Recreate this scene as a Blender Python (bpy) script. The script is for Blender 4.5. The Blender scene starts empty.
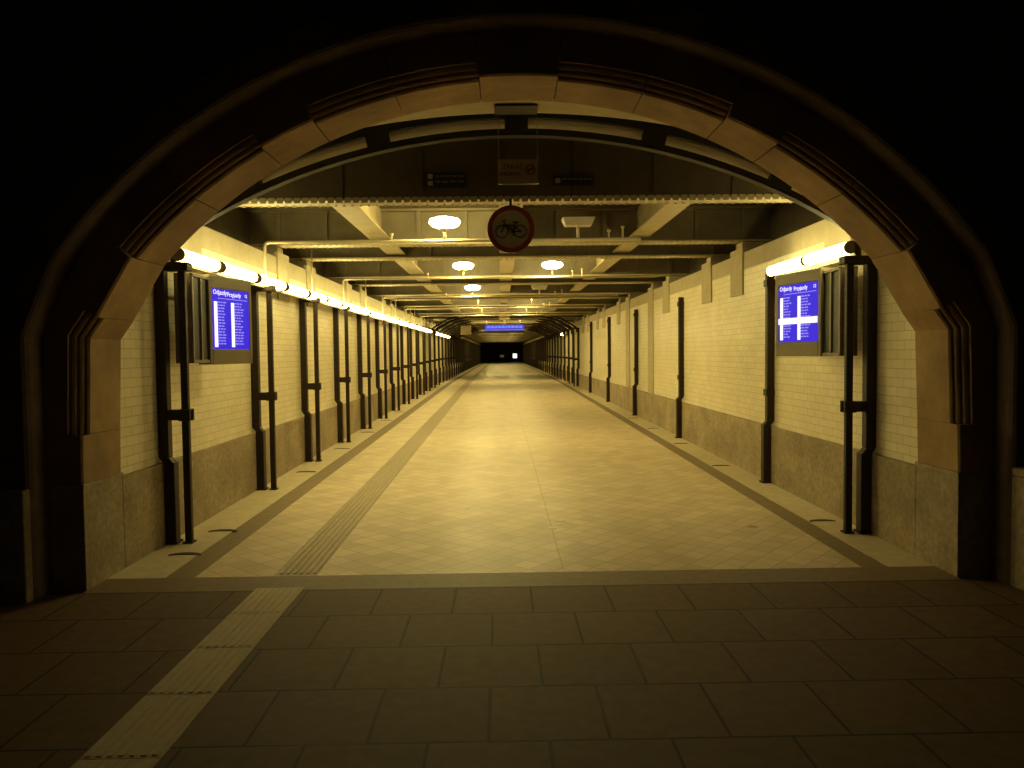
import bpy, bmesh, math, random
from mathutils import Vector, Matrix
random.seed(7)
C = bpy.context.scene.collection
sc = bpy.context.scene

# ------------------------------------------------------------------ materials
def new_mat(name):
    m = bpy.data.materials.new(name); m.use_nodes = True
    nt = m.node_tree; nt.nodes.clear()
    out = nt.nodes.new('ShaderNodeOutputMaterial')
    b = nt.nodes.new('ShaderNodeBsdfPrincipled')
    nt.links.new(b.outputs[0], out.inputs[0])
    return m, nt, b
def N(nt, t, **kw):
    n = nt.nodes.new(t)
    for k, v in kw.items():
        if k in n.inputs.keys() if isinstance(k, str) else False: n.inputs[k].default_value = v
        else: setattr(n, k, v)
    return n
def L(nt, a, b): nt.links.new(a, b)
def rgb(c): return (c[0], c[1], c[2], 1)
def coords(nt, axes='XYZ'):
    tc = nt.nodes.new('ShaderNodeTexCoord')
    s = nt.nodes.new('ShaderNodeSeparateXYZ'); L(nt, tc.outputs['Object'], s.inputs[0])
    c = nt.nodes.new('ShaderNodeCombineXYZ')
    for i, a in enumerate(axes):
        L(nt, s.outputs[a], c.inputs[i])
    return c.outputs[0]
def mottled(name, c1, c2, scale=6, rough=.7, metallic=0, bump=.15, detail=6, spec=.5, scale2=None, axes='XYZ'):
    m, nt, b = new_mat(name)
    co = coords(nt, axes)
    n = nt.nodes.new('ShaderNodeTexNoise'); n.inputs['Scale'].default_value = scale; n.inputs['Detail'].default_value = detail
    n.inputs['Roughness'].default_value = .65
    L(nt, co, n.inputs['Vector'])
    r = nt.nodes.new('ShaderNodeValToRGB'); r.color_ramp.elements[0].position = .32; r.color_ramp.elements[1].position = .68
    r.color_ramp.elements[0].color = rgb(c1); r.color_ramp.elements[1].color = rgb(c2)
    L(nt, n.outputs['Fac'], r.inputs[0])
    col = r.outputs[0]
    if scale2:
        n2 = nt.nodes.new('ShaderNodeTexNoise'); n2.inputs['Scale'].default_value = scale2; n2.inputs['Detail'].default_value = 3
        L(nt, co, n2.inputs['Vector'])
        r2 = nt.nodes.new('ShaderNodeValToRGB'); r2.color_ramp.elements[0].position = .35; r2.color_ramp.elements[1].position = .65
        r2.color_ramp.elements[0].color = (.72, .7, .68, 1); r2.color_ramp.elements[1].color = (1.08, 1.06, 1.04, 1)
        L(nt, n2.outputs['Fac'], r2.inputs[0])
        mx = nt.nodes.new('ShaderNodeMix'); mx.data_type = 'RGBA'; mx.blend_type = 'MULTIPLY'; mx.inputs[0].default_value = 1
        L(nt, col, mx.inputs[6]); L(nt, r2.outputs[0], mx.inputs[7]); col = mx.outputs[2]
    L(nt, col, b.inputs['Base Color'])
    b.inputs['Roughness'].default_value = rough; b.inputs['Metallic'].default_value = metallic
    b.inputs['Specular IOR Level'].default_value = spec
    if bump:
        bp = nt.nodes.new('ShaderNodeBump'); bp.inputs['Strength'].default_value = bump; bp.inputs['Distance'].default_value = .01
        L(nt, n.outputs['Fac'], bp.inputs['Height']); L(nt, bp.outputs[0], b.inputs['Normal'])
    return m
def brick(name, c1, c2, cm, w, h, mortar, axes='YZX', rough=.5, offset=.5, rot=0, shift=(0, 0, 0), spec=.5, bump=.3, noise=.25, nscale=3, stain=None, bias=0):
    m, nt, b = new_mat(name)
    co = coords(nt, axes)
    mp = nt.nodes.new('ShaderNodeMapping'); mp.inputs['Rotation'].default_value = (0, 0, rot); mp.inputs['Location'].default_value = shift
    L(nt, co, mp.inputs['Vector'])
    t = nt.nodes.new('ShaderNodeTexBrick'); t.offset = offset; t.squash = 1
    t.inputs['Scale'].default_value = 1; t.inputs['Brick Width'].default_value = w; t.inputs['Row Height'].default_value = h
    t.inputs['Mortar Size'].default_value = mortar; t.inputs['Mortar Smooth'].default_value = .2; t.inputs['Bias'].default_value = bias
    t.inputs['Color1'].default_value = rgb(c1); t.inputs['Color2'].default_value = rgb(c2); t.inputs['Mortar'].default_value = rgb(cm)
    L(nt, mp.outputs[0], t.inputs['Vector'])
    n = nt.nodes.new('ShaderNodeTexNoise'); n.inputs['Scale'].default_value = nscale; n.inputs['Detail'].default_value = 6
    L(nt, co, n.inputs['Vector'])
    r = nt.nodes.new('ShaderNodeValToRGB'); r.color_ramp.elements[0].position = .3; r.color_ramp.elements[1].position = .7
    g = 1 - noise
    r.color_ramp.elements[0].color = (g, g, g * .97, 1); r.color_ramp.elements[1].color = (1, 1, 1, 1)
    L(nt, n.outputs['Fac'], r.inputs[0])
    mx = nt.nodes.new('ShaderNodeMix'); mx.data_type = 'RGBA'; mx.blend_type = 'MULTIPLY'; mx.inputs[0].default_value = 1
    L(nt, t.outputs['Color'], mx.inputs[6]); L(nt, r.outputs[0], mx.inputs[7])
    col = mx.outputs[2]
    if stain:
        for (sx, sy, sr) in stain:
            d = nt.nodes.new('ShaderNodeVectorMath'); d.operation = 'DISTANCE'; d.inputs[1].default_value = (sx, sy, 0)
            n3 = nt.nodes.new('ShaderNodeVectorMath'); n3.operation = 'MULTIPLY'; n3.inputs[1].default_value = (1, 1, 0)
            L(nt, co, n3.inputs[0]); L(nt, n3.outputs[0], d.inputs[0])
            mr = nt.nodes.new('ShaderNodeMapRange'); mr.inputs['From Min'].default_value = sr * .4; mr.inputs['From Max'].default_value = sr
            mr.inputs['To Min'].default_value = .45; mr.inputs['To Max'].default_value = 1
            L(nt, d.outputs['Value'], mr.inputs['Value'])
            m2 = nt.nodes.new('ShaderNodeMix'); m2.data_type = 'RGBA'; m2.blend_type = 'MULTIPLY'; m2.inputs[0].default_value = 1
            L(nt, col, m2.inputs[6]); L(nt, mr.outputs[0], m2.inputs[7]); col = m2.outputs[2]
    L(nt, col, b.inputs['Base Color'])
    b.inputs['Roughness'].default_value = rough; b.inputs['Specular IOR Level'].default_value = spec
    if bump:
        bp = nt.nodes.new('ShaderNodeBump'); bp.inputs['Strength'].default_value = bump; bp.inputs['Distance'].default_value = .004; bp.invert = True
        L(nt, t.outputs['Fac'], bp.inputs['Height']); L(nt, bp.outputs[0], b.inputs['Normal'])
    return m
def emis(name, c, s):
    m, nt, b = new_mat(name)
    b.inputs['Base Color'].default_value = rgb((.03, .03, .03))
    b.inputs['Specular IOR Level'].default_value = .1; b.inputs['Emission Color'].default_value = rgb(c); b.inputs['Emission Strength'].default_value = s
    return m

M = {}
M['tile'] = brick('cream_glazed_tile', (.92, .84, .64), (.85, .76, .56), (.60, .52, .38), .20, .0757, .0035, 'YZX', rough=.32, noise=.12, nscale=2)
M['granite'] = mottled('granite', (.27, .215, .14), (.48, .395, .27), 22, .65, bump=.2, scale2=2.2)
M['stone'] = mottled('sandstone', (.36, .232, .11), (.46, .31, .155), 9, .8, bump=.25, scale2=1.7)
M['stone_shaded'] = mottled('shaded_sandstone', (.15, .11, .08), (.21, .155, .115), 9, .85, bump=.25, scale2=1.7)  # arch sandstone with the shade of recess and rim put into its colour
M['plaster'] = mottled('ochre_plaster', (.50, .42, .24), (.60, .50, .30), 5, .85, bump=.1)
M['concrete'] = mottled('concrete', (.44, .38, .26), (.52, .45, .32), 7, .8, bump=.15)
M['tile_plain'] = mottled('cream_panel', (.72, .62, .40), (.82, .72, .50), 5, .5, bump=.05)
M['facade'] = brick('dark_brick', (.16, .11, .07), (.12, .085, .055), (.10, .08, .06), .26, .075, .006, 'XZY', rough=.85, noise=.35)
M['paver'] = brick('dark_paver', (.175, .102, .052), (.145, .084, .042), (.022, .013, .007), .503, .516, .008, 'XYZ', rough=.72, noise=.3, nscale=14, shift=(.318, .027, 0), bump=.4)
M['floortile'] = brick('diagonal_floor_tile', (.76, .63, .45), (.64, .52, .37), (.47, .37, .26), .17, .17, .005, 'XYZ', rough=.46, offset=0, rot=math.radians(42), noise=.18, nscale=2.5, stain=[(2.25, 6.75, .07), (-.6, 7.2, .0001)], bump=.2)
M['kerb'] = mottled('kerb_concrete', (.56, .48, .34), (.68, .59, .43), 8, .6, bump=.1)
M['gutter'] = mottled('gutter_stone', (.20, .145, .085), (.27, .20, .12), 14, .6, bump=.1)
M['sill'] = mottled('sill_granite', (.17, .12, .07), (.24, .17, .105), 16, .6, bump=.1)
M['tactile_out'] = mottled('pale_tactile_slab', (.52, .43, .30), (.62, .52, .37), 18, .75, bump=.15)
M['tactile_in'] = mottled('grey_tactile_slab', (.36, .29, .19), (.46, .38, .25), 18, .5, bump=.15)
M['iron'] = mottled('dark_brown_iron', (.022, .013, .008), (.034, .021, .013), 12, .5, bump=.05, spec=.3)
M['iron_black'] = mottled('black_iron', (.018, .014, .011), (.028, .022, .018), 12, .5, bump=.05)
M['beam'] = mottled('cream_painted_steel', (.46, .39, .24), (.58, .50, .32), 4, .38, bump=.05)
M['beam_web'] = mottled('web_shaded_steel', (.17, .14, .09), (.23, .19, .125), 4, .5, bump=.05)  # cream girder steel, darkened in colour for the shade between the girders
M['beam_dark'] = mottled('fascia_shaded_steel', (.085, .065, .045), (.12, .09, .06), 5, .5, bump=.05)  # girder steel coloured dark for the unlit outer side of the fascia
M['deck'] = mottled('ceiling_deck', (.085, .07, .045), (.13, .105, .07), 3, .7, bump=.05)
M['pipe'] = mottled('pale_conduit', (.55, .48, .33), (.66, .58, .42), 10, .3, metallic=.3, bump=0)
M['housing'] = mottled('grey_brown_housing', (.20, .16, .10), (.24, .195, .125), 4, .45, bump=0)
M['tube'] = emis('tube_light', (1, .83, .28), 18.5)
M['globe'] = emis('lamp_glow', (1, .82, .28), 130)
M['white'] = mottled('white_enamel', (.62, .56, .44), (.68, .62, .5), 6, .4, bump=0)
M['screen'] = emis('blue_screen', (.030, .010, .66), 1.0)
M['screen_text'] = emis('screen_text_white', (.75, .70, 1.0), 1.6)
M['screen_dim'] = emis('screen_text_dim', (.42, .36, 1.0), .9)
M['led'] = emis('led_blue', (.08, .16, 1.0), 1.6)
M['led_v'] = emis('led_violet', (.05, .02, .55), 1.0)
M['far_white'] = emis('far_white_light', (.9, .95, 1.0), 1.5)
M['far_amber'] = emis('far_amber_light', (.5, .42, .15), .12)
M['black'] = mottled('black_plastic', (.012, .011, .010), (.018, .016, .014), 8, .5, bump=0)
M['sign_red'] = mottled('sign_red', (.20, .022, .014), (.25, .028, .018), 8, .45, bump=0)
M['sign_white'] = mottled('sign_white', (.36, .31, .23), (.42, .37, .28), 8, .5, bump=0)
M['pink'] = mottled('notice_red', (.40, .08, .06), (.66, .1, .08), 8, .5, bump=0)
M['metal'] = mottled('worn_metal', (.55, .52, .44), (.7, .66, .56), 30, .25, metallic=.8, bump=0)

# ------------------------------------------------------------------ mesh helpers
def BM(): return bmesh.new()
def box(bm, x0, x1, y0, y1, z0, z1):
    v = [bm.verts.new(p) for p in ((x0,y0,z0),(x1,y0,z0),(x1,y1,z0),(x0,y1,z0),(x0,y0,z1),(x1,y0,z1),(x1,y1,z1),(x0,y1,z1))]
    for f in ((0,3,2,1),(4,5,6,7),(0,1,5,4),(1,2,6,5),(2,3,7,6),(3,0,4,7)): bm.faces.new([v[i] for i in f])
    return v
def cyl(bm, p0, p1, r, n=12, r1=None):
    p0, p1 = Vector(p0), Vector(p1); d = (p1 - p0).normalized()
    a = d.orthogonal().normalized(); b = d.cross(a); r1 = r if r1 is None else r1
    A, B = [], []
    for i in range(n):
        t = 2 * math.pi * i / n; o = a * math.cos(t) + b * math.sin(t)
        A.append(bm.verts.new(p0 + o * r)); B.append(bm.verts.new(p1 + o * r1))
    for i in range(n):
        j = (i + 1) % n; bm.faces.new([A[i], A[j], B[j], B[i]])
    bm.faces.new(A[::-1]); bm.faces.new(B)
def tube(bm, pts, r, n=10):
    pts = [Vector(p) for p in pts]; rings = []
    a = None
    for i, p in enumerate(pts):
        d = (pts[min(i+1, len(pts)-1)] - pts[max(i-1, 0)]).normalized()
        if a is None: a = d.orthogonal().normalized()
        a = (a - d * a.dot(d)).normalized(); b = d.cross(a)
        rings.append([bm.verts.new(p + (a * math.cos(2*math.pi*k/n) + b * math.sin(2*math.pi*k/n)) * r) for k in range(n)])
    for q in range(len(rings) - 1):
        for k in range(n):
            j = (k + 1) % n; bm.faces.new([rings[q][k], rings[q][j], rings[q+1][j], rings[q+1][k]])
    bm.faces.new(rings[0][::-1]); bm.faces.new(rings[-1])
def lathe(bm, prof, cx, cy, n=24):
    rings = []
    for r, z in prof:
        rings.append([bm.verts.new((cx + r*math.cos(2*math.pi*k/n), cy + r*math.sin(2*math.pi*k/n), z)) for k in range(n)])
    for q in range(len(rings) - 1):
        for k in range(n):
            j = (k + 1) % n; bm.faces.new([rings[q][k], rings[q][j], rings[q+1][j], rings[q+1][k]])
    bm.faces.new(rings[0]); bm.faces.new(rings[-1][::-1])
def band(bm, pts_in, pts_out, y0, y1):
    """curved bar: two (x,z) polylines, extruded between y0 and y1"""
    R = []
    for (a, b) in zip(pts_in, pts_out):
        R.append([bm.verts.new((a[0], y0, a[1])), bm.verts.new((a[0], y1, a[1])), bm.verts.new((b[0], y1, b[1])), bm.verts.new((b[0], y0, b[1]))])
    for i in range(len(R) - 1):
        for k in range(4):
            j = (k + 1) % 4; bm.faces.new([R[i][k], R[i][j], R[i+1][j], R[i+1][k]])
    bm.faces.new(R[0][::-1]); bm.faces.new(R[-1])
def sweep(bm, frames, prof):
    """frames: list of ((x,z),(nx,nz)) outward normals; prof: closed list of (n, y)"""
    R = []
    for (p, nn) in frames:
        R.append([bm.verts.new((p[0] + nn[0]*o, y, p[1] + nn[1]*o)) for (o, y) in prof])
    m = len(prof)
    for i in range(len(R) - 1):
        for k in range(m):
            j = (k + 1) % m; bm.faces.new([R[i][k], R[i][j], R[i+1][j], R[i+1][k]])
    bm.faces.new(R[0][::-1]); bm.faces.new(R[-1])
def obj(name, bm, mat, parent=None, bevel=0, smooth=False):
    bmesh.ops.recalc_face_normals(bm, faces=bm.faces)
    me = bpy.data.meshes.new(name); bm.to_mesh(me); bm.free()
    if smooth:
        for p in me.polygons: p.use_smooth = True
    me.materials.append(mat if not isinstance(mat, str) else M[mat])
    o = bpy.data.objects.new(name, me); C.objects.link(o)
    if parent is not None: o.parent = parent
    if bevel:
        b = o.modifiers.new('edge', 'BEVEL'); b.width = bevel; b.segments = 2; b.limit_method = 'ANGLE'
    return o
def recenter(parts, loc):
    """parts were modelled in world space: shift their mesh so that they hang on an Empty at loc"""
    for o in parts: o.data.transform(Matrix.Translation(-Vector(loc)))
def thing(name, label, cat, loc, group=None):
    o = bpy.data.objects.new(name, None); C.objects.link(o); o.location = loc
    o.empty_display_size = .1
    o['label'] = label; o['category'] = cat
    if group: o['group'] = group
    return o
def tag(o, label, cat, group=None, kind=None):
    o['label'] = label; o['category'] = cat
    if group: o['group'] = group
    if kind: o['kind'] = kind
    return o
def struct(name, bm, mat, label=None, **kw):
    o = obj(name, bm, mat, **kw); o['kind'] = 'structure'
    if label: o['label'] = label
    return o
def copy_tree(o, parent=None):
    c = o.copy(); C.objects.link(c); c.parent = parent
    for ch in [x for x in list(C.objects) if x.parent is o]: copy_tree(ch, c)
    return c
ORD = ['first', 'second', 'third', 'fourth', 'fifth', 'sixth', 'seventh', 'eighth', 'ninth', 'tenth', 'eleventh', 'twelfth', 'thirteenth', 'fourteenth', 'fifteenth', 'sixteenth']

# ------------------------------------------------------------------ layout numbers
CX = .155                     # axis of the arch
XL, XR = -2.86, 3.17          # granite faces
TL, TR = -2.90, 3.21          # glazed tile faces
YF = 5.2                      # face of the stone arch
YE = 112.0                     # far end
SL = .0085
def fz(y): return 0.0 if y <= 5.2 else SL * (min(y, 35.0) - 5.2)
def strip(bm, x0, x1, y0, y1, dz=0, th=.12):
    ys = [y0] + [y for y in (5.2, 35.0) if y0 < y < y1] + [y1]
    R = []
    for y in ys:
        z = fz(y) + dz
        R.append([bm.verts.new((x0, y, z)), bm.verts.new((x1, y, z)), bm.verts.new((x1, y, z - th)), bm.verts.new((x0, y, z - th))])
    for i in range(len(R) - 1):
        for k in range(4):
            j = (k + 1) % 4; bm.faces.new([R[i][k], R[i][j], R[i+1][j], R[i+1][k]])
    bm.faces.new(R[0][::-1]); bm.faces.new(R[-1])

# ------------------------------------------------------------------ ground and floor
b = BM(); box(b, -9, 9, -4, 5.15, -.12, 0); struct('floor_forecourt', b, 'paver')
b = BM(); strip(b, XL, XR, 5.151, 5.47); struct('floor_sill', b, 'sill')
GL0, GL1, GR0, GR1 = -2.45, -2.23, 2.63, 2.83
b = BM(); strip(b, GL1, -1.66, 5.471, YE); strip(b, -1.35, GR0, 5.471, YE); struct('floor_tunnel', b, 'floortile')
b = BM(); strip(b, -3.0, GL0, 5.471, YE); struct('floor_kerb_left', b, 'kerb')
b = BM(); strip(b, GR1, 3.3, 5.471, YE); struct('floor_kerb_right', b, 'kerb')
b = BM(); strip(b, GL0, GL1, 5.471, YE, dz=-.006); struct('floor_gutter_left', b, 'gutter')
b = BM(); strip(b, GR0, GR1, 5.471, YE, dz=-.006); struct('floor_gutter_right', b, 'gutter')
# guidance strip in the tunnel
t = thing('tactile_paving', 'long grey ribbed guidance strip running down the tunnel floor', 'tactile paving', (-1.505, 5.5, 0))
b = BM(); strip(b, -1.66, -1.35, 5.471, YE, dz=-.004)
o1 = obj('slab', b, 'tactile_in')
b = BM()
for k in range(6):
    x = -1.635 + k * .0485
    strip(b, x, x + .022, 5.53, 60, dz=.003, th=.01)
o2 = obj('ribs', b, 'tactile_in')
recenter([o1, o2], t.location)
for o in (o1, o2): o.parent = t
# pale strip outside, five slabs
ys = [5.19, 4.67, 4.12, 3.55, 2.98, 2.41]
for k in range(5):
    y1, y0 = ys[k], ys[k+1] + .006
    t = thing('tactile_slab', ['pale ribbed guidance slab touching the tunnel threshold', 'pale ribbed guidance slab, second out from the threshold',
        'pale ribbed guidance slab, third out from the threshold', 'pale ribbed guidance slab cut by the bottom edge of the view', 'pale ribbed guidance slab just below the view'][k], 'tactile paving', (-1.53, (y0+y1)/2, 0), 'pale guidance slabs on the forecourt')
    b = BM(); box(b, -1.695, -1.37, y0, y1, .0005, .005); o1 = obj('slab', b, 'tactile_out')
    b = BM()
    for q in range(7):
        x = -1.682 + q * .0445
        box(b, x, x + .024, y0 + .012, y1 - .012, .0052, .0095)
    o2 = obj('ribs', b, 'tactile_out', bevel=.002)
    recenter([o1, o2], t.location)
    for o in (o1, o2): o.parent = t

# ------------------------------------------------------------------ the stone arch
R1, Z1 = 3.53, -.06
def arcpt(th, r=R1, zc=Z1): return (CX + r * math.sin(th), zc + r * math.cos(th))
TH0 = math.radians(50.5)
JX, JZ = 2.985, 1.73          # corner above the jamb (half span, height)
def arch_frames(a0, a1, n):
    fr = []
    for i in range(n + 1):
        th = a0 + (a1 - a0) * i / n
        fr.append((arcpt(th), (math.sin(th), math.cos(th))))
    return fr
# profiles as (outward offset, y), closed
plain = [(0, 5.72), (0, 5.215), (.012, 5.2), (.30, 5.2), (.30, 5.72)]
fluted = [(0, 5.72), (0, 5.30), (.012, 5.285), (.030, 5.285), (.030, 5.262), (.042, 5.252), (.062, 5.252), (.062, 5.232), (.078, 5.222), (.098, 5.222), (.098, 5.2), (.30, 5.2), (.30, 5.72)]
D = math.radians
gap = D(.05)
segs = [(-48.6, -29.8, 'f'), (-29.8, -23.4, 'p'), (-23.4, -4.5, 'f'), (-4.5, 4.2, 'p'), (4.2, 23.4, 'f'), (23.4, 29.8, 'p'), (29.8, 48.6, 'f')]
n_tr = 1
for a0, a1, k in segs:
    # voussoirs: split the long ones at their joints
    cuts = [a0, a1] if a1 - a0 < 12 else [a0, (a0+a1)/2, a1]
    for c0, c1 in zip(cuts[:-1], cuts[1:]):
        b = BM(); sweep(b, arch_frames(D(c0) + gap, D(c1) - gap, max(3, int((c1 - c0) / 1.5))), fluted if k == 'f' else plain)
        struct('trim_%d' % n_tr, b, 'stone'); n_tr += 1
# springers + jambs on both sides
for s in (-1, 1):
    p0 = arcpt(s * D(48.6)); n0 = (s * math.sin(D(48.6)), math.cos(D(48.6)))
    pm = (CX + s * 2.885, 1.872); pj = (CX + s * JX, JZ)
    ang = math.atan2(pm[0] - p0[0], -(pm[1] - p0[1]))
    b = BM()
    sweep(b, [((p0[0], p0[1] - .003), n0), (pm, (s * .86, .51))], plain)
    struct('trim_%d' % n_tr, b, 'stone'); n_tr += 1
    b = BM()
    sweep(b, [((pm[0], pm[1] - .003), (s * .86, .51)), (pj, (s * 1.02, .22)), ((CX + s * 3.01, 1.07), (s * 1.0, 0))], fluted)
    struct('trim_%d' % n_tr, b, 'stone'); n_tr += 1
    b = BM()
    sweep(b, [((CX + s * 3.01, 1.067), (s, 0)), ((CX + s * 3.018, .735), (s, 0))], plain)
    struct('trim_%d' % n_tr, b, 'stone'); n_tr += 1
    # granite plinth of the jamb with its weathered cap
    b = BM()
    xi, xo = (XL, XL - .32) if s < 0 else (XR, XR + .32)
    x0, x1 = min(xi, xo), max(xi, xo)
    box(b, x0, x1, 5.2, 5.74, -.05, .70)
    xc = xi - s * .008
    v = box(b, min(xc, xo), max(xc, xo), 5.19, 5.745, .70, .733)
    struct('trim_%d' % n_tr, b, 'granite', bevel=.004); n_tr += 1

# recess ring between the stone arch and the brick front (y 5.2 face, outer radius 3.78), then the front
R2, Z2 = 3.78, -.015
def outer_pts(n=40):
    P = [(CX - 3.25, -.05), (CX - 3.25, .72), (CX - 3.25, 1.74)]
    a = math.asin(3.05 / R2)
    for i in range(n + 1):
        th = -a + 2 * a * i / n
        P.append((CX + R2 * math.sin(th), Z2 + R2 * math.cos(th)))
    P += [(CX + 3.25, 1.74), (CX + 3.25, .72), (CX + 3.25, -.05)]
    return P
def inner_pts_for(P):
    # matching points on the radius where the stone profile ends
    out = []
    for (x, z) in P:
        if z <= 1.8: out.append((CX + math.copysign(3.17, x - CX), min(z, 1.70)))
        else:
            d = Vector((x - CX, z - Z1)); d.normalize()
            out.append((CX + d.x * (R1 + .16), Z1 + d.y * (R1 + .16)))
    return out
P2 = outer_pts()
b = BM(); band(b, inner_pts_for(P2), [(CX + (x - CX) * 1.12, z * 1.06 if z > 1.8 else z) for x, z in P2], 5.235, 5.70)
struct('wall_recess', b, 'stone_shaded')
# rim that frames the recess: chamfered reveal from y 5.235 forward to 4.98
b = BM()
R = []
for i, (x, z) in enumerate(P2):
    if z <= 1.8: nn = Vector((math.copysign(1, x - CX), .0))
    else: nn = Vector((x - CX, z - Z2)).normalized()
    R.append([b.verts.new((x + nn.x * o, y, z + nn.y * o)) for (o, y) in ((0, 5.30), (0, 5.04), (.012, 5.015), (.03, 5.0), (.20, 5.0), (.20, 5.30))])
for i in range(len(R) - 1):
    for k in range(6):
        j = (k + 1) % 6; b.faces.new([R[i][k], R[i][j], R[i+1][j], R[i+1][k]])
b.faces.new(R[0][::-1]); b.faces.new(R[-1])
struct('trim_%d' % n_tr, b, 'stone_shaded'); n_tr += 1
# brick front with the arch cut out of it: columns of quads from the ring up to the top
b = BM()
ring = [(x + (math.copysign(.18, x - CX) if z <= 1.8 else 0) + (0 if z <= 1.8 else .18 * (x - CX) / R2), z + (0 if z <= 1.8 else .18 * (z - Z2) / R2)) for x, z in P2]
top = 8.0
def quad(pts, y):
    b.faces.new([b.verts.new((x, y, z)) for x, z in pts])
for y in (5.03, 5.5):
    up = ring[2:-2]
    for (a, c) in zip(up[:-1], up[1:]):
        quad([a, c, (c[0], top), (a[0], top)], y)
    quad([(-9, -.05), (ring[0][0], -.05), (ring[2][0], ring[2][1]), (ring[2][0], top), (-9, top)], y)
    quad([(9, -.05), (ring[-1][0], -.05), (ring[-3][0], ring[-3][1]), (ring[-3][0], top), (9, top)], y)
struct('wall_front', b, 'facade')
# plinths of the front at either side
b = BM(); box(b, CX + 3.262, 9, 4.80, 5.02, -.05, .74); v = box(b, CX + 3.262, 9, 4.84, 5.02, .74, .80); struct('trim_%d' % n_tr, b, 'granite', bevel=.01); n_tr += 1
b = BM(); box(b, -9, CX - 3.262, 4.94, 5.02, -.05, .74); struct('trim_%d' % n_tr, b, 'granite', bevel=.01); n_tr += 1

# plaster vault just behind the stone arch
b = BM()
A, B = [], []
for i in range(33):
    x = -3.1 + 6.2 * i / 32
    z = 3.485 - (7.0 - math.sqrt(49 - x * x))
    A.append((CX + x, z)); B.append((CX + x, 4.3))
band(b, A, B, 5.72, 6.06)
struct('ceiling_vault', b, 'plaster')

# ------------------------------------------------------------------ side walls
def wall(side):
    s = -1 if side == 'left' else 1
    gx = XL if s < 0 else XR; tx = TL if s < 0 else TR
    def bx(b, x, y0, y1, z0, z1, depth=.5): box(b, min(x, x + s*depth), max(x, x + s*depth), y0, y1, z0, z1)
    b = BM(); bx(b, tx, 5.74, YE, .68, 2.66); struct('wall_%s' % side, b, 'tile')
    # granite dado slabs with joints
    b = BM(); y = 5.745; 
    while y < YE:
        y2 = min(y + 1.12, YE); bx(b, gx, y, y2 - .004, -.05, .70, .4); y = y2
    struct('baseboard_%s' % side, b, 'granite')
    b = BM(); bx(b, tx, 7.5, YE, 2.662, 2.88, .5); bx(b, tx + s * -.004, 5.745, 7.498, 2.45, 3.2, .5)
    struct('trim_concrete_%s' % side, b, 'concrete')
    b = BM(); bx(b, tx + s*.45, 5.745, YE, 2.7, 4.3, .2); struct('wall_upper_%s' % side, b, 'deck')
wall('left'); wall('right')
b = BM(); box(b, -4, 4.3, 7.5, YE, 3.52, 3.62); box(b, -4, 4.3, 5.72, 7.3, 4.05, 4.15); struct('ceiling', b, 'deck')
b = BM(); box(b, -4, 4.3, YE, YE + .2, -.2, 4); struct('wall_end', b, 'black')  # black-coloured wall stands in for the unlit void at the end

# ------------------------------------------------------------------ transverse girders in pairs
PAIR = [6.6 + 4.4 * j for j in range(0, 24)]
girders = [7.38]
for c in PAIR[1:]: girders += [c - .75, c + .75]
def girder_parts(fascia=False):
    x0, x1 = -3.33, 3.64
    fl = BM(); box(fl, x0, x1, -.13, .13, 0, .022)
    for y in (-.105, .105):
        n = 86
        for i in range(n):
            x = x0 + .05 + i * (x1 - x0 - .1) / (n - 1)
            if fascia and y < 0: continue
            box(fl, x - .012, x + .012, y - .012, y + .012, -.010, 0)
    wb = BM(); box(wb, x0, x1, -.012, .012, .022, .47 if not fascia else 1.0)
    for xx in [x0 + .4 + .62 * i for i in range(11)]:
        box(wb, xx - .03, xx + .03, -.05, .05, .022, .45)
    box(wb, x0, x1, -.055, .055, .022, .045)
    tf = BM(); box(tf, x0, x1, -.11, .11, .44 if not fascia else .98, .47 if not fascia else 1.0)
    return fl, wb, tf
# entrance fascia girder
t = thing('steel_girder', 'dark riveted fascia girder spanning the tunnel just behind the arch', 'girder', (0, 7.38, 3.05))
fl, wb, tf = girder_parts(True)
n = 84
for i in range(n):      # lacing that shows as pale dashes along the front lower edge
    x = -3.2 + i * .0795
    v = box(fl, x, x + .058, -.137, -.131, -.022, .03)
obj('bottom_flange', fl, 'beam', t); 
obj('web', wb, 'beam_dark', t); obj('top_flange', tf, 'beam_dark', t)
b = BM(); box(b, -3.33, 3.64, -.135, -.128, .03, .98)
for xx in [-3.0 + .75 * i for i in range(9)]: box(b, xx - .035, xx + .035, -.145, -.135, .03, .98)
obj('face_plate', b, 'beam_dark', t)
proto = None
for i, y in enumerate(girders[1:]):
    j = i // 2
    lab = ('nearer' if i % 2 == 0 else 'farther') + ' girder of the %s cream riveted pair beyond the fascia' % ORD[j] if j < 6 else 'small distant cream girder under the dim end of the tunnel ceiling'
    if proto is None:
        proto = thing('steel_girder', lab, 'girder', (0, y, 3.05), 'cream transverse girders under the ceiling')
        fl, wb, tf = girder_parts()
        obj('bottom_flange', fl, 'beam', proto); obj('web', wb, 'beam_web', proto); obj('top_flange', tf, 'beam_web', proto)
        o = proto
    else:
        o = copy_tree(proto); o.location = (0, y, 3.05); o['label'] = lab
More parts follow.
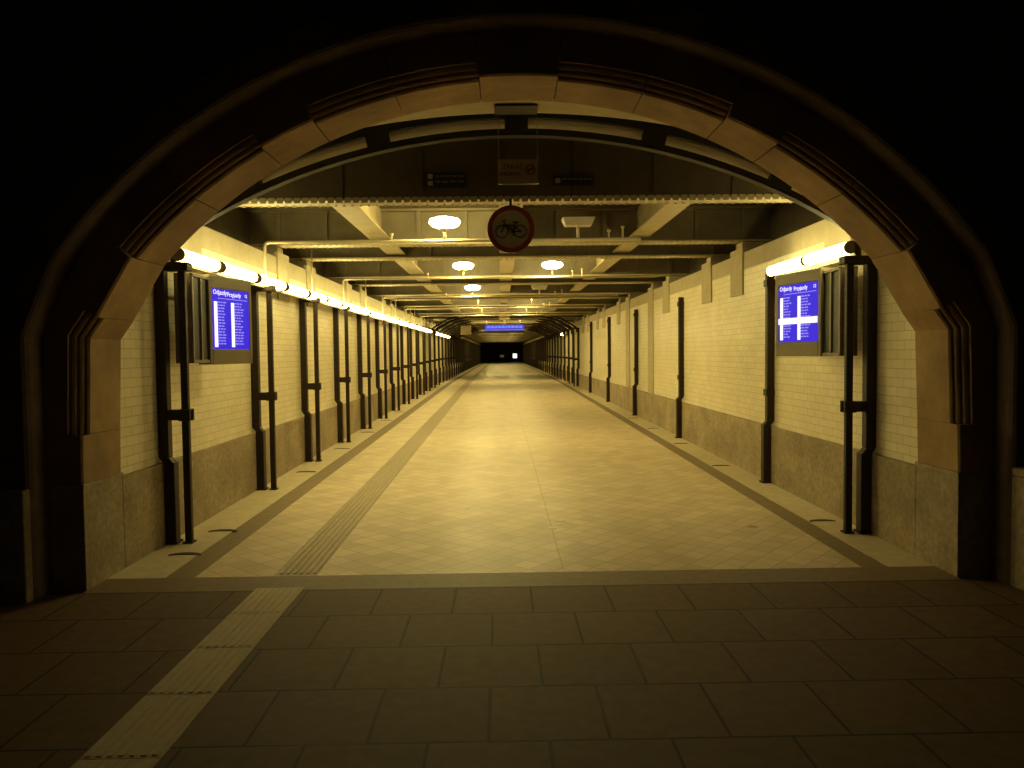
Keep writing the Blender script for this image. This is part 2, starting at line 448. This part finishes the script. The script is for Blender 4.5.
# longitudinal girders
for i, (x0, x1, lab) in enumerate(((-1.71, -1.44, 'cream lengthwise girder nearest the wall with the long tube row'),
                      (-.0, .25, 'cream lengthwise girder down the middle of the ceiling'),
                      (1.74, 1.99, 'cream lengthwise girder nearest the wall with single posts'))):
    t = thing('lengthwise_girder', lab, 'girder', ((x0+x1)/2, 7.55, 3.12), 'lengthwise girders'); w = (x1 - x0) / 2
    b = BM(); box(b, -w, w, 0, YE - 7.6, 0, .02)
    obj('bottom_flange', b, 'beam', t)
    b = BM(); box(b, -.012, .012, 0, YE - 7.6, .02, .40); obj('web', b, 'beam', t)
# concrete bearing pads on the walls
pad_proto = {}
for i, y in enumerate(girders):
    for s in (-1, 1):
        if i == 0: continue
        full = (s > 0 and i in (4, 5))
        k = (s, full)
        tx = TL if s < 0 else TR
        j = (i - 1)
        side = 'tube-lit wall' if s < 0 else 'plain tiled wall'
        if j < 12: lab = '%s concrete girder pad from the arch on the %s%s' % (ORD[j], side, ', full height' if full else '')
        else: lab = 'tiny distant concrete girder pad on the %s' % side
        if k not in pad_proto:
            b = BM()
            zt = -.55 if not full else -2.30
            box(b, min(0, -s*.022), max(0, -s*.022), -.26, .26, zt, 0)
            box(b, min(-s*.022, s*.40), max(-s*.022, s*.40), -.26, .26, 0, .07)
            box(b, min(s*.02, s*.40), max(s*.02, s*.40), -.12, .12, .07, .155)
            o = obj('bearing_pad', b, 'concrete', bevel=.004); pad_proto[k] = o
            tag(o, lab, 'bearing pad', 'concrete girder pads')
        else:
            o = pad_proto[k].copy(); C.objects.link(o); o['label'] = lab
        o.location = (tx, y, 2.88 + .002)

# ------------------------------------------------------------------ iron posts
POS = [6.48] + [8.9 + 2.2 * k for k in range(46)]
ZT = 2.33
def make_post(s, double, y):
    """s=-1 on the tube-lit wall; all coordinates local to an Empty on the floor at the wall face"""
    gx = XL if s < 0 else XR; tx = TL if s < 0 else TR
    e = thing('iron_post', '', 'post', (gx, y, fz(y)))
    zf = fz(y)
    off = tx - gx       # tile face relative to the granite face
    def bx(b, xa, xb, ya, yb, za, zb): box(b, min(xa, xb), max(xa, xb), ya, yb, za, zb)
    d = -s              # towards the tunnel
    ztop = (ZT if double else 2.47)
    b = BM()
    x0 = off + d * .001
    bx(b, x0, x0 + d * .085, -.045, .045, .735, ztop)
    # tapered shoulder
    vs = [(x0, .735), (x0 + d*.085, .735), (d*.088, .68), (d*.001, .68)]
    vv = [[b.verts.new((x, yy, z)) for (x, z) in vs] for yy in (-.045, .045)]
    b.faces.new(vv[0]); b.faces.new(vv[1][::-1])
    for k in range(4):
        j = (k + 1) % 4; b.faces.new([vv[0][k], vv[0][j], vv[1][j], vv[1][k]])
    bx(b, d*.001, d*.090, -.05, .05, .012, .695)
    o = obj('wall_post', b, 'iron', e, bevel=.008)
    b = BM(); bx(b, d*.001, d*.105, -.062, .062, .0005, .018); obj('base_plate', b, 'iron', e)
    if double:
        b = BM(); bx(b, d*.153, d*.213, -.026, .026, .012, ztop + .03); obj('outer_post', b, 'iron', e, bevel=.008)
        b = BM(); bx(b, d*.140, d*.225, -.045, .045, .0005, .014); obj('base_plate', b, 'iron', e)
        b = BM(); bx(b, x0 + d*.06, d*.235, -.028, .028, 1.05, 1.14); bx(b, d*.135, d*.235, -.05, .05, 1.045, 1.145); obj('bracket', b, 'iron', e, bevel=.004)
        b = BM(); bx(b, x0, d*.25, -.06, .06, ztop - .02, ztop + .05); obj('cap', b, 'iron', e, bevel=.008)
    else:
        b = BM(); bx(b, x0, x0 + d*.10, -.055, .055, ztop - .16, ztop - .08); obj('collar', b, 'iron', e, bevel=.004)
        b = BM(); bx(b, x0, x0 + d*.10, -.055, .055, 1.03, 1.11); obj('collar', b, 'iron', e, bevel=.004)
    return e
pp = {}
for i, y in enumerate(POS):
    for s in (-1, 1):
        double = s < 0 or i == 0 or y > 30
        if s > 0 and not double and not (i == 1 or (i - 1) % 2 == 0): continue
        k = (s, double)
        if k not in pp: pp[k] = make_post(s, double, y); o = pp[k]
        else: o = copy_tree(pp[k]); o.location.y = y; o.location.z = fz(y)
        wn = 'under the tube row' if s < 0 else 'on the plain wall opposite'
        if i == 0: lab = 'dark iron post pair closest to the stone arch, ' + wn
        elif s > 0 and not double:
            q = (i - 1) // 2
            lab = 'single dark iron post at the far edge of the display board' if q == 0 else '%s single dark iron post from the arch on the plain wall' % ORD[q]
        elif s < 0 and i < 14: lab = '%s dark iron post pair from the arch under the long tube row' % ORD[i]
        elif s > 0: lab = 'small dark iron post pair in the dim far part of the plain wall'
        else: lab = 'small dark iron post pair in the far stretch of the tube-lit wall'
        o['label'] = lab; o['group'] = 'iron posts along the ' + ('tube-lit wall' if s < 0 else 'plain tiled wall')

# ------------------------------------------------------------------ iron arches
RI, ZI = 5.3, -1.88
def make_arch(y, lab, panels=True):
    e = thing('iron_arch', lab, 'arch', (CX, y, 2.4), 'curved iron arches over the passage')
    half = 2.86; n = 36
    def ring(o, h=half):
        return [(x, (ZI - 2.4) + math.sqrt((RI + o)**2 - x*x)) for x in [-h + 2*h*i/n for i in range(n+1)]]
    b = BM(); a = ring(0); c = ring(.055)
    a = [(-half + .0, -.02)] + a + [(half, -.02)]; c = [(-half - .05, -.02)] + c + [(half + .05, -.02)]
    band(b, a, c, -.045, .045); obj('inner_ring', b, 'iron_black', e)
    b = BM(); band(b, ring(.145, 2.9), ring(.215, 2.9), -.045, .045); obj('outer_ring', b, 'iron_black', e)
    for th in (-24.5, -12.4, .0, 12.4, 24.5):
        r0 = D(th) ; b = BM()
        P = [(math.sin(r0 + q) * rr, ZI - 2.4 + math.cos(r0 + q) * rr) for (q, rr) in ((-.018, RI + .02), (.018, RI + .02), (.018, RI + .2), (-.018, RI + .2))]
        vv = [[b.verts.new((x, yy, z)) for (x, z) in P] for yy in (-.06, .05)]
        b.faces.new(vv[0]); b.faces.new(vv[1][::-1])
        for k in range(4):
            j = (k + 1) % 4; b.faces.new([vv[0][k], vv[0][j], vv[1][j], vv[1][k]])
        obj('clip', b, 'iron_black', e)
    if panels:
        for (t0, t1) in ((-31, -24.9), (-24.1, -12.8), (-12, -.4), (.4, 12), (12.8, 24.1), (24.9, 31)):
            b = BM(); RR = []
            for i in range(13):
                th = D(t0 + (t1 - t0) * i / 12)
                RR.append([b.verts.new((math.sin(th)*r, yy, ZI - 2.4 + math.cos(th)*r)) for (r, yy) in ((RI + .15, .0), (RI + .058, .10), (RI + .064, .112), (RI + .156, .012))])
            for i in range(12):
                for k in range(4):
                    j = (k + 1) % 4; b.faces.new([RR[i][k], RR[i][j], RR[i+1][j], RR[i+1][k]])
            b.faces.new(RR[0][::-1]); b.faces.new(RR[-1])
            obj('panel', b, 'tile_plain', e)
    return e
A0 = make_arch(6.48, 'curved dark iron arch with cream panels directly behind the stone arch')
FA = None
for k, i in enumerate(range(11, 20)):
    y = POS[i]
    lab = 'dim %s curved iron arch of the far tunnel section' % ORD[k]
    if FA is None:
        FA = thing('iron_arch', lab, 'arch', (CX, y, 2.4), 'curved iron arches over the passage')
        for s in (-1, 1):
            b = BM(); cyl(b, (s*2.80, 0, -.02), (s*2.80, 0, .12), .04, 8)
            tube(b, [(s*2.80, 0, .10), (s*2.72, 0, .22), (s*2.2, 0, .50), (s*1.9, 0, .60), (s*1.5, 0, .66)], .04, 8)
            obj('bent_arm', b, 'iron', FA)
            b = BM(); tube(b, [(s*2.95, 0, .0), (s*2.93, 0, .2), (s*2.3, 0, .58), (s*1.9, 0, .68)], .035, 8)
            obj('bent_arm', b, 'iron', FA)
        o = FA
    else: o = copy_tree(FA); o.location.y = y; o['label'] = lab

# ------------------------------------------------------------------ fluorescent tubes
def make_tube(x, y0, length, z):
    e = thing('fluorescent_tube', '', 'light', (x, y0, z))
    b = BM(); cyl(b, (0, .03, 0), (0, length - .03, 0), .054, 16); obj('lamp', b, 'tube', e, smooth=False)  # radius widened so the shape takes in the bloom around the tube
    for (ya, yb) in ((0, .03), (length - .03, length)):
        b = BM(); cyl(b, (0, ya, 0), (0, yb, 0), .056, 16); obj('end_cap', b, 'housing', e)
    b = BM(); s = -1 if x < 0 else 1
    box(b, min(s*.057, s*.088), max(s*.057, s*.088), .0, length, -.042, .03); obj('holder', b, 'housing', e)
    return e
tp = make_tube(-2.685, 6.42, .86, 2.455)
tl = 0
y = 7.38
tubes = [tp]
while y < 39.5:
    if not (29.2 < y < 30.6):
        if len(tubes) == 1: tb = make_tube(-2.685, y, 1.0, 2.455); tubes.append(tb)
        else:
            o = copy_tree(tubes[1]); o.location.y = y; tubes.append(o)
    y += 1.1
for i, o in enumerate(tubes):
    o['group'] = 'tubes in the long row'
    o['label'] = 'short fluorescent tube starting the long row beside the stone arch' if i == 0 else ('%s glowing tube of the long row counted from the arch' % ORD[i] if i < 14 else 'small distant glowing tube merged into the far end of the row')
tr1 = make_tube(2.985, 6.44, .93, 2.465); tr1['label'] = 'glowing tube over the display board, the end beside the stone arch'; tr1['group'] = 'two tubes above the board'
tr2 = make_tube(2.985, 7.38, 1.0, 2.465); tr2['label'] = 'glowing tube over the display board, deeper into the tunnel'; tr2['group'] = 'two tubes above the board'
tr3 = make_tube(2.985, 36.0, 1.0, 2.465); tr3['label'] = 'lone tiny glowing tube far along the plain wall'
for (xa, ya, yb, zz, lab) in ((-2.742, 6.44, 29.36, 2.455, 'thin brown rail carrying the long row of glowing tubes'), (-2.742, 30.7, 40.1, 2.455, 'thin brown rail carrying the last few tubes of the row'), (3.042, 6.44, 8.42, 2.465, 'short brown rail carrying the two tubes over the display board'), (3.042, 35.25, 37.55, 2.465, 'short rail holding the lone tiny tube on the plain wall')):
    b = BM(); box(b, 0, .03, 0, yb - ya, -(zz - .042 - 2.381), -.0005); o = obj('lighting_rail', b, 'housing'); o.location = (xa if xa < 0 else xa, ya, zz - .042)
    tag(o, lab, 'rail', 'lighting rails')
# ------------------------------------------------------------------ conduits
cp = None
for j in range(0, 5):
    y = 8.9 + 4.4 * j
    xr = 1.65 if j == 0 else 2.75
    lab = ('%s pale conduit bent up from the tube row and run across the ceiling' % ORD[j]) 
    e = thing('conduit', lab, 'conduit', (-2.715, y, 2.5), 'conduits crossing the ceiling')
    b = BM(); tube(b, [(0, 0, 0), (0, 0, .36), (.012, 0, .395), (.05, 0, .41), (xr + 2.715, 0, .41)], .019, 8)
    obj('pipe', b, 'pipe', e, smooth=True)
    for xx in ((-1.25, .06), (1.28, .08), (1.44, .12)):
        b = BM(); cyl(b, (xx[0] + 2.715, 0, .42), (xx[0] + 2.715, 0, .42 + xx[1]), .012, 8); cyl(b, (xx[0] + 2.715, 0, .42 + xx[1]), (xx[0] + 2.715, 0, .44 + xx[1]), .022, 8)
        obj('stub', b, 'pipe', e)
for j in range(0, 5):
    y = 11.1 + 4.4 * j
    b = BM(); cyl(b, (0, 0, 0), (0, 0, .63), .013, 8)
    o = obj('drop_pipe', b, 'pipe', smooth=True); o.location = (-2.715, y, 2.5)
    tag(o, '%s thin straight pipe rising from the tube row between bent conduits' % ORD[j], 'pipe', 'straight drop pipes')

# ------------------------------------------------------------------ ceiling lamps
def make_lamp(x, y, lit=True, low=0):
    e = thing('ceiling_lamp', '', 'lamp', (x, y + .05, 2.93))
    b = BM(); cyl(b, (0, 0, -low), (0, 0, .13), .018, 10); obj('stem', b, 'pipe', e, smooth=True)
    if lit:
        b = BM(); lathe(b, [(.06, .125), (.15, .15), (.185, .19), (.165, .225), (.09, .245), (.03, .25)], 0, 0, 24)
        obj('glass_shade', b, 'globe', e, smooth=True)
        b = BM(); lathe(b, [(.05, .105), (.07, .112), (.07, .126), (.05, .126)], 0, 0, 20); obj('collar', b, 'metal', e)
    else:
        b = BM()
        lo = [(-.15, -.08), (.15, -.08), (.15, .08), (-.15, .08)]; hi = [(-.19, -.12), (.19, -.12), (.19, .12), (-.19, .12)]
        vl = [b.verts.new((p[0], p[1], .135)) for p in lo]; vh = [b.verts.new((p[0], p[1], .225)) for p in hi]
        b.faces.new(vl[::-1]); b.faces.new(vh)
        for k in range(4): b.faces.new([vl[k], vl[(k+1)%4], vh[(k+1)%4], vh[k]])
        obj('shade', b, 'white', e, bevel=.006)
    return e
lps = {}; lu = None
for j in (0, 1, 2, 3, 4, 6, 9, 11, 13, 15, 17, 19):
    y = 8.85 + 4.4 * j
    up_ = .0 if j < 3 else .15
    for x in (-.63, .92):
        lit = not (x > 0 and j in (0, 2))
        if lit:
            if up_ not in lps: o = lps[up_] = make_lamp(x, y, True, up_)
            else: o = copy_tree(lps[up_])
            o.location = (x, y + .05, 2.93 + up_)
        else:
            if lu is None: lu = make_lamp(x, y, False); o = lu
            else: o = copy_tree(lu); o.location = (x, y + .05, 2.93)
        rowtxt = 'on the tube-row side' if x < 0 else 'on the single-post side'
        o['label'] = ('%s ceiling lamp %s, counted from the arch%s' % (ORD[j], rowtxt, '' if lit else ', unlit pale shade')) if j < 6 else 'tiny ceiling lamp in the dim far part %s' % rowtxt
        if j == 0 and lit: o['label'] = 'largest blazing ceiling lamp, in the first bay beside the bicycle sign'
        if j == 0 and not lit: o['label'] = 'unlit pale tapered ceiling lamp in the first bay'
        o['group'] = 'ceiling lamps'

# ------------------------------------------------------------------ departure boards
def text_obj(s, size, mat, parent, loc, rot, name='lettering', extr=.0006, align='LEFT'):
    cu = bpy.data.curves.new(name, 'FONT'); cu.body = s; cu.resolution_u = 3; cu.size = size; cu.extrude = extr; cu.align_x = align; cu.align_y = 'CENTER'
    tmp = bpy.data.objects.new('tmp', cu); C.objects.link(tmp)
    me = bpy.data.meshes.new_from_object(tmp, depsgraph=bpy.context.evaluated_depsgraph_get())
    bpy.data.objects.remove(tmp); bpy.data.curves.remove(cu); me.materials.clear(); me.materials.append(M[mat])
    o = bpy.data.objects.new(name, me); C.objects.link(o)
    o.parent = parent; o.location = loc; o.rotation_euler = rot
    return o
def board(s, loc, rz, w, label, highlight, back):
    """local frame: +X along the width (left to right for the viewer), screen looks to -Y"""
    e = thing('departure_display', label, 'display board', loc)
    e.rotation_euler = (0, 0, rz)
    b = BM(); hz0, hz1 = -.43, .385
    box(b, -.045, w + .045, .012, .13, hz0, hz1)
    box(b, -.045, 0, 0, .012, hz0, hz1); box(b, w, w + .045, 0, .012, hz0, hz1)
    box(b, 0, w, 0, .012, hz0, -.29); box(b, 0, w, 0, .012, .27, hz1)
    obj('housing', b, 'housing', e, bevel=.006)
    b = BM(); box(b, .001, w - .001, .004, .011, -.289, .269); scr = obj('screen', b, 'screen', e)
    rx = (math.pi/2, 0, 0)
    text_obj('Odjazdy', .062, 'screen_text', scr, (.02, .003, .235), rx)
    text_obj('Przyjazdy', .058, 'screen_text', scr, (w*.40, .003, .225), rx)
    text_obj('12', .045, 'screen_text', scr, (w*.88, .003, .225), rx)
    for (xa) in (.03, w*.50):
        b = BM(); box(b, xa, xa + .048, .002, .0035, -.27, .15); obj('bright_column', b, 'screen_text', scr)
    if highlight:
        b = BM(); box(b, .0, w - .01, .0018, .0034, -.115, -.055); obj('bright_row', b, 'screen_text', scr)
    b = BM()
    for r in range(15):
        z = .14 - r * .0275
        for xa, m in ((.088, .13), (w*.50 + .056, .15)):
            x = xa
            for q in range(3):
                ww = random.uniform(.02, .055)
                if x + ww > xa + m: break
                box(b, x, x + ww, .0022, .0036, z, z + .011); x += ww + .012
    box(b, .09, w - .03, .0022, .0036, .178, .184)
    obj('timetable_rows', b, 'screen_dim', scr)
    Mi = (Matrix.Translation(Vector(loc)) @ Matrix.Rotation(rz, 4, 'Z')).inverted()
    for nm, (bb, mt) in back.items():
        q = obj(nm, bb, mt, e, bevel=.004 if mt == 'housing' else 0); q.data.transform(Mi)
    return e
def side_unit(s):
    out = {}
    xf, xb = (-2.665, -2.80) if s < 0 else (2.985, 3.12)
    d = -s
    y0, y1 = 6.60, 7.02
    def bx(b, xa, xb_, ya, yb, za, zb): box(b, min(xa, xb_), max(xa, xb_), ya, yb, za, zb)
    b = BM(); bx(b, xf, xb, y0, y1, 1.54, 2.32)
    for yy in (y0, y0 + .185, y1 - .03): bx(b, xf, xf + d*.022, yy, yy + .03, 1.54, 2.32)
    bx(b, xf, xf + d*.022, y0, y1, 2.29, 2.32); bx(b, xf, xf + d*.022, y0, y1, 1.54, 1.57)
    out['side_cabinet'] = (b, 'housing')
    b = BM(); bx(b, xf + d*.001, xf + d*.007, y0 + .032, y0 + .183, 1.575, 2.285); bx(b, xf + d*.001, xf + d*.007, y0 + .217, y1 - .032, 1.575, 2.285)
    out['side_screen'] = (b, 'black')
    tx = TL if s < 0 else TR
    b = BM()
    for zz in (1.75, 2.12): bx(b, xb, tx, 6.93, 6.98, zz, zz + .04)
    bx(b, tx, tx + d*.01, 6.92, 6.99, 1.70, 2.20)
    out['wall_bracket'] = (b, 'iron')
    return out
bl = board(-1, (-2.625, 7.0, 1.955), math.radians(75), .58, 'blue glowing departure board hung under the long tube row', False, side_unit(-1))
br = board(1, (2.80, 7.63, 1.965), math.radians(-77.5), .64, 'blue glowing departure board with a white cross-bar, under two tubes', True, side_unit(1))

# ------------------------------------------------------------------ signs
# bicycle prohibition sign hung from the fascia girder
e = thing('bicycle_sign', 'round red-rimmed no cycling sign with a bicycle, hung from the fascia girder', 'sign', (.112, 7.20, 2.762))
def disc(b, r0, r1, y0, y1, n=48):
    """ring (or disc if r0 == 0) in the xz plane"""
    for y, fl in ((y0, 1), (y1, 0)):
        pass
    O0 = []; O1 = []; I0 = []; I1 = []
    for k in range(n):
        c, q = math.cos(2*math.pi*k/n), math.sin(2*math.pi*k/n)
        O0.append(b.verts.new((c*r1, y0, q*r1))); O1.append(b.verts.new((c*r1, y1, q*r1)))
        if r0 > 0: I0.append(b.verts.new((c*r0, y0, q*r0))); I1.append(b.verts.new((c*r0, y1, q*r0)))
    for k in range(n):
        j = (k + 1) % n
        b.faces.new([O0[k], O1[k], O1[j], O0[j]])
        if r0 > 0:
            b.faces.new([I0[k], I0[j], I1[j], I1[k]]); b.faces.new([O0[k], O0[j], I0[j], I0[k]]); b.faces.new([O1[k], I1[k], I1[j], O1[j]])
    if r0 <= 0: b.faces.new(O0); b.faces.new(O1[::-1])
b = BM(); disc(b, 0, .218, -.004, .004); obj('plate', b, 'sign_white', e)
b = BM(); disc(b, .176, .222, -.009, .006); obj('rim', b, 'sign_red', e)
b = BM()   # the bicycle, facing the tube-row side, handlebar over the front wheel
def bar(b, p, q, r=.006): cyl(b, (p[0], -.008, p[1]), (q[0], -.008, q[1]), r, 8)
for cx in (-.085, .088):
    pts = [(cx + .058*math.cos(2*math.pi*k/28), -.008, -.022 + .058*math.sin(2*math.pi*k/28)) for k in range(29)]
    tube(b, pts, .0045, 6)
    cyl(b, (cx, -.012, -.022), (cx, -.004, -.022), .010, 12)
F, Rr, BB, ST, HD = (-.085, -.022), (.088, -.022), (.020, -.022), (.045, .058), (-.058, .045)
bar(b, F, HD); bar(b, HD, (-.066, .078)); bar(b, (-.066, .078), (-.088, .074)); bar(b, (-.066, .078), (-.048, .085))
bar(b, HD, BB); bar(b, (-.055, .038), (.036, .035)); bar(b, BB, ST); bar(b, BB, Rr); bar(b, (.036, .035), Rr)
bar(b, (.022, .062), (.072, .066), .008); bar(b, (.02, -.022), (.024, -.055), .005); bar(b, (.014, -.058), (.036, -.056), .005)
cyl(b, (.020, -.013, -.022), (.020, -.005, -.022), .019, 14)
obj('bicycle_symbol', b, 'black', e)
b = BM(); box(b, -.012, .012, .006, .012, -.1, .285); obj('hanger', b, 'iron_black', e)

# smoking notice on two wires below the box in the soffit
e = thing('soffit_box', 'dark flat box fixed under the crown of the stone arch', 'box', (.142, 5.93, 3.50))
b = BM(); box(b, -.16, .16, -.10, .10, -.03, .045); obj('body', b, 'iron_black', e, bevel=.006)
b = BM(); box(b, -.166, .166, -.106, .106, -.036, -.028); obj('lip', b, 'iron_black', e)
e = thing('smoking_notice', 'beige no smoking notice hung on thin wires above the round bicycle sign', 'sign', (.153, 5.95, 3.004))
b = BM(); box(b, -.154, .154, -.003, .003, -.092, .092); obj('plate', b, 'white', e)
b = BM(); box(b, -.157, .157, -.006, .006, -.098, -.090); obj('bottom_rail', b, 'metal', e)
text_obj('ZAKAZ', .048, 'black', e, (-.122, -.004, .035), (math.pi/2, 0, 0))
text_obj('PALENIA', .040, 'black', e, (-.138, -.004, -.020), (math.pi/2, 0, 0))
b = BM(); disc(b, .030, .042, -.006, -.0035, 28)
v0 = [(-.030, -.022), (-.022, -.030), (.030, .022), (.022, .030)]
vv = [[b.verts.new((x, y, z)) for x, z in v0] for y in (-.006, -.0035)]
b.faces.new(vv[0]); b.faces.new(vv[1][::-1])
o = obj('prohibition_ring', b, 'pink', e); o.data.transform(Matrix.Translation((.095, 0, .015)))
b = BM(); box(b, -.026, .026, -.0045, -.0033, -.005, .005); o = obj('cigarette', b, 'black', e); o.data.transform(Matrix.Translation((.095, 0, .015)))
b = BM()
for x in (-.150, .150): cyl(b, (x, 0, .09), (x, 0, .462), .0016, 6)
obj('wires', b, 'metal', e)
# two small dark signs on the fascia
for (cx, cz, w, h, lab, two) in ((-.485, 3.23, .19, .070, 'small dark sign with two pale symbols on the fascia girder', True),
                            (.708, 3.215, .195, .046, 'small narrow dark sign with one pale symbol on the fascia girder', False)):
    e = thing('direction_sign', lab, 'sign', (cx, 7.225, cz))
    b = BM(); box(b, -w, w, -.006, .006, -h, h); obj('plate', b, 'black', e, bevel=.002)
    b = BM()
    if two:
        box(b, -w + .012, -w + .058, -.009, -.006, .012, .056); box(b, -w + .012, -w + .058, -.009, -.006, -.052, -.010)
    else: disc(b, 0, .026, -.009, -.006, 20)
    o = obj('symbol', b, 'sign_white', e)
    if not two: o.data.transform(Matrix.Translation((-w + .045, 0, 0)))
    b = BM()
    for zz in ((.030, -.022) if two else (.008,)):
        x = -w + .085
        while x < w - .03:
            ww = random.uniform(.03, .06); box(b, x, min(x + ww, w - .015), -.008, -.006, zz, zz + .012); x += ww + .015
    obj('text_line', b, 'housing', e)
# LED sign far down the tunnel
e = thing('led_sign', 'long thin blue LED sign hung across the far part of the ceiling', 'sign', (.162, 28.5, 2.552))
b = BM(); box(b, -.76, .76, 0, .18, -.12, .12); obj('housing', b, 'black', e, bevel=.01)
b = BM(); box(b, -.74, .74, -.006, -.001, -.10, .10); f = obj('screen', b, 'led_v', e)
b = BM(); x = -.66
while x < .66:
    ww = random.uniform(.05, .13)
    if not -.48 < x < -.40: box(b, x, x + ww, -.010, -.006, -.02, .065)
    x += ww + .03
box(b, -.74, .72, -.010, -.006, -.10, -.08)
obj('letters', b, 'led', f)
b = BM(); box(b, -.05, .05, .05, .13, .12, .30); box(b, -.2, .2, -.0, .2, .30, .51); obj('hanger', b, 'beam', e, bevel=.01)
e = thing('junction_box', 'pale box hung beside the blue LED sign further down the tunnel', 'box', (-1.482, 33, 2.60))
b = BM(); box(b, -.22, .22, -.1, .1, -.2, .2); obj('body', b, 'beam', e, bevel=.01)
b = BM(); cyl(b, (0, 0, .2), (0, 0, .52), .02, 8); obj('stem', b, 'iron', e)

# ------------------------------------------------------------------ drain slots by the gutters
k = 0
for side, pts in (('tube-lit wall', [(-2.53, 6.85), (-2.55, 6.07), (-2.60, 10.1), (-2.60, 12.4), (-2.60, 14.8), (-2.60, 17.2), (-2.6, 19.4)]), ('plain tiled wall', [(2.95, 6.9), (2.95, 10.15), (2.97, 12.5), (2.97, 14.8), (2.97, 17)])):
    for q, (x, y) in enumerate(pts):
        b = BM(); P = []
        n = 12
        w = .13 if side[0] == 't' else .12
        for i in range(n + 1):
            a = math.pi * i / n
            P.append((-math.cos(a) * w, math.sin(a) * .075))
        for i in range(n - 1, 0, -1):
            a = math.pi * i / n
            P.append((-math.cos(a) * w, math.sin(a) * .060 - .050 + .02 * abs(math.cos(a))))
        v0 = [b.verts.new((px, py, .001)) for px, py in P]; v1 = [b.verts.new((px, py, .006)) for px, py in P]
        b.faces.new(v0); b.faces.new(v1[::-1])
        for i in range(len(P)):
            j = (i + 1) % len(P); b.faces.new([v0[i], v1[i], v1[j], v0[j]])
        o = obj('drain_cover', b, 'iron_black'); o.location = (x, y, fz(y) + .0005); o.rotation_euler = (SL, 0, 0)
        tag(o, '%s small dark crescent drain cover along the %s' % (ORD[q], side), 'drain cover', 'crescent drain covers')
# bright glints on the floor, shaped as small white studs
for (x, y, r, lab) in ((.456, 8.43, .035, 'small white stud set in the floor seam, farthest of the three'), (.54, 7.10, .055, 'wider white stud in the floor, middle of the three near the threshold'),
                    (.448, 6.80, .04, 'small white stud in the floor nearest the threshold'), (-.361, 7.72, .03, 'tiny white stud in the floor on the guidance-strip side'), (-.511, 11.12, .03, 'tiny white stud farther up the floor on the guidance-strip side')):
    b = BM(); lathe(b, [(r, .0), (r, .002), (r * .85, .004), (r * .3, .0045)], 0, 0, 20)
    o = obj('floor_stud', b, 'white'); o.location = (x, y, fz(y) + .0008); o.rotation_euler = (SL, 0, 0); tag(o, lab, 'floor stud', 'white studs in the floor')
# expansion joint: long thin dark seam in the tiles
b = BM(); strip(b, .44, .448, 5.52, 30, dz=.001, th=.01); struct('trim_floor_seam', b, 'tactile_in')

# things at the dark far end
e = thing('lit_panel', 'tiny bright white lit panel at the dark far end of the tunnel', 'light', (2.1, 111.0, 1.17))
b = BM(); box(b, -.30, .30, -.02, .0, -.34, .32); obj('screen', b, 'far_white', e)
b = BM(); box(b, -.34, .34, .0, .1, -.38, .36); obj('frame', b, 'black', e)
b = BM(); box(b, -.03, .03, .02, .08, -.917, -.38); obj('post', b, 'black', e)
e = thing('far_doorway_glow', 'faint amber lit patch at the dark far end beside the white panel', 'light', (.22, 111.2, 1.15))
b = BM(); box(b, -.3, .3, -.02, .0, -.18, .18); obj('glass', b, 'far_amber', e)
b = BM(); box(b, -.34, .34, 0, .06, -.22, .22); obj('frame', b, 'black', e)
b = BM(); box(b, -.03, .03, .01, .05, -.897, -.22); obj('post', b, 'black', e)

# ------------------------------------------------------------------ light
w = bpy.data.worlds.new('night'); sc.world = w; w.use_nodes = True
bg = w.node_tree.nodes['Background']; bg.inputs[0].default_value = (.8, .8, .6, 1); bg.inputs[1].default_value = .004

# ------------------------------------------------------------------ camera
f = 760.0; rr = .0113; VPx, VPy = -11.15, -31.13
yaw = math.atan(11.15 / f); tlt = math.atan(-VPy / f)
def ray(px, py):
    dx = px - 512; dy = py - 384
    a = dx - rr * dy; bq = dy + rr * dx
    X, U, Fw = a / f, -bq / f, 1.0
    y = Fw * math.cos(tlt) + U * math.sin(tlt); z = -Fw * math.sin(tlt) + U * math.cos(tlt)
    return Vector((X * math.cos(yaw) + y * math.sin(yaw), -X * math.sin(yaw) + y * math.cos(yaw), z))
fw = ray(512, 384).normalized()
rt = (ray(612, 384) - ray(512, 384)); rt = (rt - fw * rt.dot(fw)).normalized()
up = rt.cross(fw)
cam = bpy.data.cameras.new('camera'); co = bpy.data.objects.new('camera', cam); C.objects.link(co)
cam.sensor_width = 36; cam.lens = 36 * f / 1024; cam.clip_end = 300; cam.clip_start = .05
Mx = Matrix((rt, up, -fw)).transposed().to_4x4(); Mx.translation = (0, 0, 1.6)
co.matrix_world = Mx
sc.camera = co
sc.view_settings.view_transform = 'Standard'; sc.view_settings.look = 'None'
sc.view_settings.exposure = 0; sc.view_settings.gamma = 1; sc.view_settings.use_curve_mapping = False
